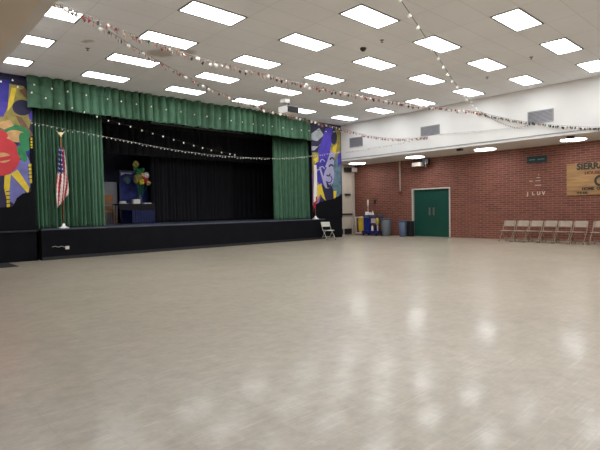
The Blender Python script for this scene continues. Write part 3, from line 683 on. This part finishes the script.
t = thing('string_mop', 'mop standing head up in the cleaning cart, white strings at top', 'mop', (17.62,14.52,.232))
b = MB(); b.tube([(0,0,0),(.02,0,1.3)], .015, 8); b.build('handle', M['cream'], t)
b = MB(); rnd = random.Random(9)
for i in range(18):
    a = rnd.uniform(0,6.28); q = rnd.uniform(.02,.055); b.tube([(.02,0,1.46),(.02+q*.8*math.cos(a),q*.8*math.sin(a),1.44),(.02+q*math.cos(a),q*math.sin(a),1.2+rnd.uniform(-.05,.05))], .012, 5)
b.build('mop_head', M['fwhite'], t)
t = thing('push_broom', 'broom standing bristles up in the cleaning cart, dark reddish head', 'broom', (17.62,14.1,.232))
b = MB(); b.tube([(0,0,0),(.0,-.01,1.26)], .012, 8); b.build('handle', M['redink'], t)
b = MB(); b.box(-.03,.03,-.07,.05,1.26,1.32,bev=.008); b.add([(-.025,-.06,1.32),(.025,-.06,1.32),(.025,.04,1.32),(-.025,.04,1.32),(-.03,-.07,1.45),(.03,-.07,1.45),(.03,.03,1.45),(-.03,.03,1.45)], [(0,1,2,3),(4,5,6,7),(0,1,5,4),(1,2,6,5),(2,3,7,6),(3,0,4,7)]); b.build('bristles', M['dark'], t)
t = thing('fluffy_duster', 'yellow green duster with dark grip hanging on the right of the cleaning cart', 'duster', (17.33,13.74,.5))
b = MB(); b.lathe([(.03,0),(.075,.06),(.08,.2),(.06,.3),(.02,.34)], 16); b.build('duster_head', M['olive'], t)
b = MB(); b.tube([(0,0,.34),(0,0,.5)], .02, 8); b.build('grip', M['dark'], t)
b = MB(); b.lathe([(.05,0),(.055,.01),(.055,.22),(.02,.3),(.02,.33)], 14); tag(b.build('tall_bottle', M['fwhite'], None, (17.5,13.88,.232)), 'tall white jug at the right edge of the cleaning cart platform', 'bottle')
def bin_(name, lab, x, y, r, h, m, lidm=None):
    t = thing(name, lab, 'trash can', (x,y,0), 0, 'trash cans by the green doors')
    b = MB(); b.lathe([(r*.8,.0),(r*.82,.02),(r*.98,h-.05),(r*.93,h-.05),(r*.78,.05),(.01,.05)], 28); b.build('bin_body', m, t)
    b = MB(); b.lathe([(r*.97,h-.06),(r*1.05,h-.05),(r*1.05,h),(r*.97,h),(r*.94,h-.03)], 28); b.build('rim', m, t)
    for s in (-1,1):
        b = MB(); b.tube([(s*.07,-r*1.0,h-.12),(s*.05,-r*1.1,h-.14),(-s*.0,-r*1.1,h-.14)], .014, 6); b.build('bin_handle', m, t)
bin_('trash_can', 'large round grey trash can right beside the cleaning cart', 17.6, 13.43, .245, .8, M['grey'])
bin_('trash_can', 'slate blue round trash can left of the green doors', 17.5, 12.45, .18, .71, M['bluegrey'])
t = thing('trash_can', 'narrow black square bin next to the green door frame', 'trash can', (17.9,12.33,0), 0, 'trash cans by the green doors')
b = MB(); b.box(-.14,.14,-.12,.12,0,.64,bev=.015); b.build('bin_body', M['dark'], t)
b = MB(); b.box(-.15,.15,-.13,.13,.64,.68,bev=.01); b.build('lid', M['dark'], t)
b = MB(); b.box(0,.95,0,1.25,.001,.012,bev=.003); tag(b.build('floor_mat', M['rubber'], None, (1.75,13.25,0)), 'black rubber mat on the floor at the far left below the mural', 'mat')

# ------------------------------------------------------------------ strings of lights and garlands (each hangs in its own vertical plane)
def interp(P, n):
    P = [Vector(p) for p in P]; L = [0]
    for a, c in zip(P, P[1:]): L.append(L[-1]+(c-a).length)
    out = []
    for i in range(n):
        s = L[-1]*i/(n-1); k = 0
        while k < len(P)-2 and L[k+1] < s: k += 1
        t = (s-L[k])/max(L[k+1]-L[k],1e-6)
        p0, p1, p2, p3 = P[max(k-1,0)], P[k], P[k+1], P[min(k+2,len(P)-1)]
        out.append(.5*((2*p1)+(p2-p0)*t+(2*p0-5*p1+4*p2-p3)*t*t+(3*p1-p0-3*p2+p3)*t**3))
    return out
def bulb_mesh(r):
    b = MB(); b.ball((0,0,-r*1.2), r, seg=8, ring=5, sz=1.2); return b
def string(name, lab, cat, P, n, kinds, wire, r, seed, group, jitter=.03, wr=.006, partname='bulb', fringe=0):
    t = thing(name, lab, cat, (0,0,0), 0, group); rnd = random.Random(seed)
    b = MB(); b.tube(interp(P, 60), wr, 5); b.build('wire', wire, t)
    if fringe:                                        # tinsel slips hanging off the wire
        b = MB(); ks = ['g_tan','g_white','g_red','g_tan','g_dark']; ip = interp(P, 240)
        for i in range(fringe):
            q = (rnd.random()**.75)*238; p = ip[int(q)].lerp(ip[int(q)+1], q % 1); a = rnd.uniform(0,6.28); l = rnd.uniform(.04,.1); d = rnd.uniform(.0,.05)
            x, y, z = p.x+d*math.cos(a)*.5, p.y+d*math.sin(a), p.z-rnd.uniform(-.02,.04); h = .008
            b.add([(x-h,y,z),(x+h,y,z),(x,y+h,z),(x+rnd.uniform(-.02,.02),y+rnd.uniform(-.02,.02),z-l)], [(0,1,2),(0,3,1),(1,3,2),(2,3,0)], rnd.randrange(5))
        tag(b.build('tinsel', [M[k] for k in ks], t), kind='stuff')
    protos = []
    for k in kinds:
        b = MB()
        if k == 'bulb': b.lathe([(r*.5,0),(r*.5,-r*.5),(r,-r*1.2),(r*.9,-r*1.8),(r*.1,-r*2.2)], 8)
        elif k in ('g_white',): b.ball((0,0,-r), r, seg=7, ring=5)
        else:
            b.add([(0,0,0),(r*.9,0,-r),(0,r*.7,-r),(-r*.9,0,-r),(0,-r*.7,-r),(0,0,-r*2.4)], [(0,1,2),(0,2,3),(0,3,4),(0,4,1),(5,2,1),(5,3,2),(5,4,3),(5,1,4)])
        me = b.build('proto', M[k]); protos.append(me.data); bpy.data.objects.remove(me)
    for i, p in enumerate(interp(P, n)):
        k = rnd.randrange(len(kinds)); o = bpy.data.objects.new(partname, protos[k]); COL.objects.link(o); o.parent = t
        o.location = p + Vector((rnd.uniform(-jitter,jitter)*.3, rnd.uniform(-jitter,jitter), rnd.uniform(-jitter,jitter*.3)))
        if k: pass
        o.rotation_euler = (rnd.uniform(-.4,.4), rnd.uniform(-.4,.4), rnd.uniform(0,6))
    return t
GG = 'party strings across the hall'
mixk = ['g_red','g_white','g_dark','g_tan','g_green','g_tan','g_red','g_white']
S1 = [(1.56,8.54,4.97),(2.47,8.51,4.76),(3.63,8.47,4.53),(5.04,8.42,4.36),(6.51,8.37,4.31),(8.2,8.31,4.26),(10.56,8.22,4.29),(12.41,8.16,4.36),(14.03,8.1,4.46),(15.88,8.03,4.57)]
string('party_garland', 'dense red and white garland sagging across the hall in front of the projector', 'garland', S1, 100, mixk, M['wire'], .042, 1, GG, .05, .004, 'ornament', 700)
string('bulb_string', 'pale bulbs strung along the dense garland in front of the projector', 'string lights', [(x,y-.04,z-.02) for x,y,z in S1], 26, ['bulb'], M['wirew'], .026, 2, GG, .03, .005)
S2 = [(1.56,8.82,4.99),(3.01,8.94,4.8),(4.17,9.05,4.42),(5.73,9.19,4.02),(6.99,9.3,3.84),(8.3,9.42,3.76),(10.43,9.61,3.67),(11.99,9.75,3.6),(13.83,9.91,3.68),(15.88,10.1,3.96)]
string('party_garland', 'lower red and white garland crossing below the valance to the middle vent', 'garland', S2, 100, mixk, M['wire'], .035, 5, GG, .03, .004, 'ornament', 420)
string('party_garland', 'dark speckled garland drooping along the white bulkhead at far right', 'garland', [(15.86,8.02,4.56),(15.86,7.31,4.28),(15.86,6.65,4.05),(15.86,5.88,3.84),(15.86,5.15,3.67),(15.86,4.35,3.53),(15.86,3.4,3.5)], 60, ['g_dark','g_dark','g_tan','g_green'], M['wire'], .042, 6, GG, .03, .004, 'ornament')
string('bulb_string', 'string of large pale bulbs running overhead from the top of picture to the white bulkhead', 'string lights', [(5.2,4.15,4.66),(6.45,4.59,4.63),(7.74,5.07,4.61),(8.64,5.41,4.58),(9.85,5.85,4.53),(11.68,6.54,4.5),(14.01,7.4,4.57),(15.86,8.1,4.68)], 19, ['bulb'], M['wire'], .034, 8, GG, .015, .006)
string('bulb_string', 'short thin string drooping on the white bulkhead towards the right vent', 'string lights', [(15.87,8.0,4.59),(15.87,7.65,4.33),(15.87,7.23,4.06),(15.87,6.8,3.87),(15.87,6.5,3.86),(15.87,6.35,3.9)], 24, ['g_dark','g_tan'], M['wirew'], .02, 9, GG, .01, .006)
string('bulb_string', 'upper string of pale bulbs hung across the green valance', 'string lights', [(2.0,14.16,4.83),(2.63,14.16,4.82),(3.53,14.16,4.74),(5.36,14.16,4.66),(8.5,14.16,4.55),(11.5,14.16,4.5),(13.9,14.16,4.55),(15.85,14.3,4.75)], 30, ['bulb'], M['wire'], .023, 10, GG, .01, .004)
string('bulb_string', 'string of pale bulbs slanting from the upper left down across the black stage opening', 'string lights', [(2.0,14.14,4.82),(2.94,14.14,4.64),(4.04,14.14,4.34),(5.17,14.14,4.06),(6.64,14.14,3.78),(8.65,14.14,3.42),(9.8,14.14,3.3)], 24, ['bulb'], M['wire'], .023, 12, GG, .01, .004)
string('bulb_string', 'lowest string of tiny white lights sagging across the middle of the stage opening', 'string lights', [(3.3,14.06,3.7),(5.21,14.06,3.5),(6.8,14.06,3.33),(8.41,14.06,3.22),(10,14.06,3.2),(11.95,14.06,3.28),(13.68,14.06,3.5),(15.3,14.06,3.78)], 100, ['bulb','g_white'], M['wirew'], .016, 13, GG, .03, .004)
string('bulb_string', 'thin string of tiny lights along the white bulkhead nearest the stage', 'string lights', [(15.88,14.3,3.81),(15.88,13.34,3.82),(15.88,12.37,3.84),(15.88,11.36,3.86),(15.88,10.4,3.95)], 34, ['g_dark','bulb'], M['wirew'], .018, 14, GG, .015, .004)
string('bulb_string', 'faint thin string along the white bulkhead between the two right vents', 'string lights', [(15.89,9.57,4.0),(15.89,8.38,3.93),(15.89,7.3,3.88),(15.89,6.57,3.86)], 24, ['g_tan','bulb'], M['wirew'], .016, 15, GG, .01, .004)

# ------------------------------------------------------------------ world, camera, view
w = bpy.data.worlds.new('World'); SC.world = w; w.use_nodes = True
w.node_tree.nodes['Background'].inputs[0].default_value = (.5,.5,.5,1); w.node_tree.nodes['Background'].inputs[1].default_value = .05
cam = bpy.data.cameras.new('Camera'); co = bpy.data.objects.new('Camera', cam); COL.objects.link(co)
cam.sensor_fit = 'HORIZONTAL'; cam.sensor_width = 36; cam.lens = 474.08/600*36; cam.clip_start = .05; cam.clip_end = 200
r_ = Vector((0.738627,-0.673885,-0.01762)); u_ = Vector((0.034765,0.011976,0.999324)); w_ = Vector((0.673218,0.73874,-0.032273))
co.matrix_world = Matrix(((r_.x,u_.x,-w_.x,0),(r_.y,u_.y,-w_.y,0),(r_.z,u_.z,-w_.z,1.2743),(0,0,0,1)))
SC.camera = co
SC.view_settings.view_transform = 'Standard'; SC.view_settings.look = 'None'; SC.view_settings.gamma = 1
SC.view_settings.use_curve_mapping = False; SC.view_settings.exposure = 0.4
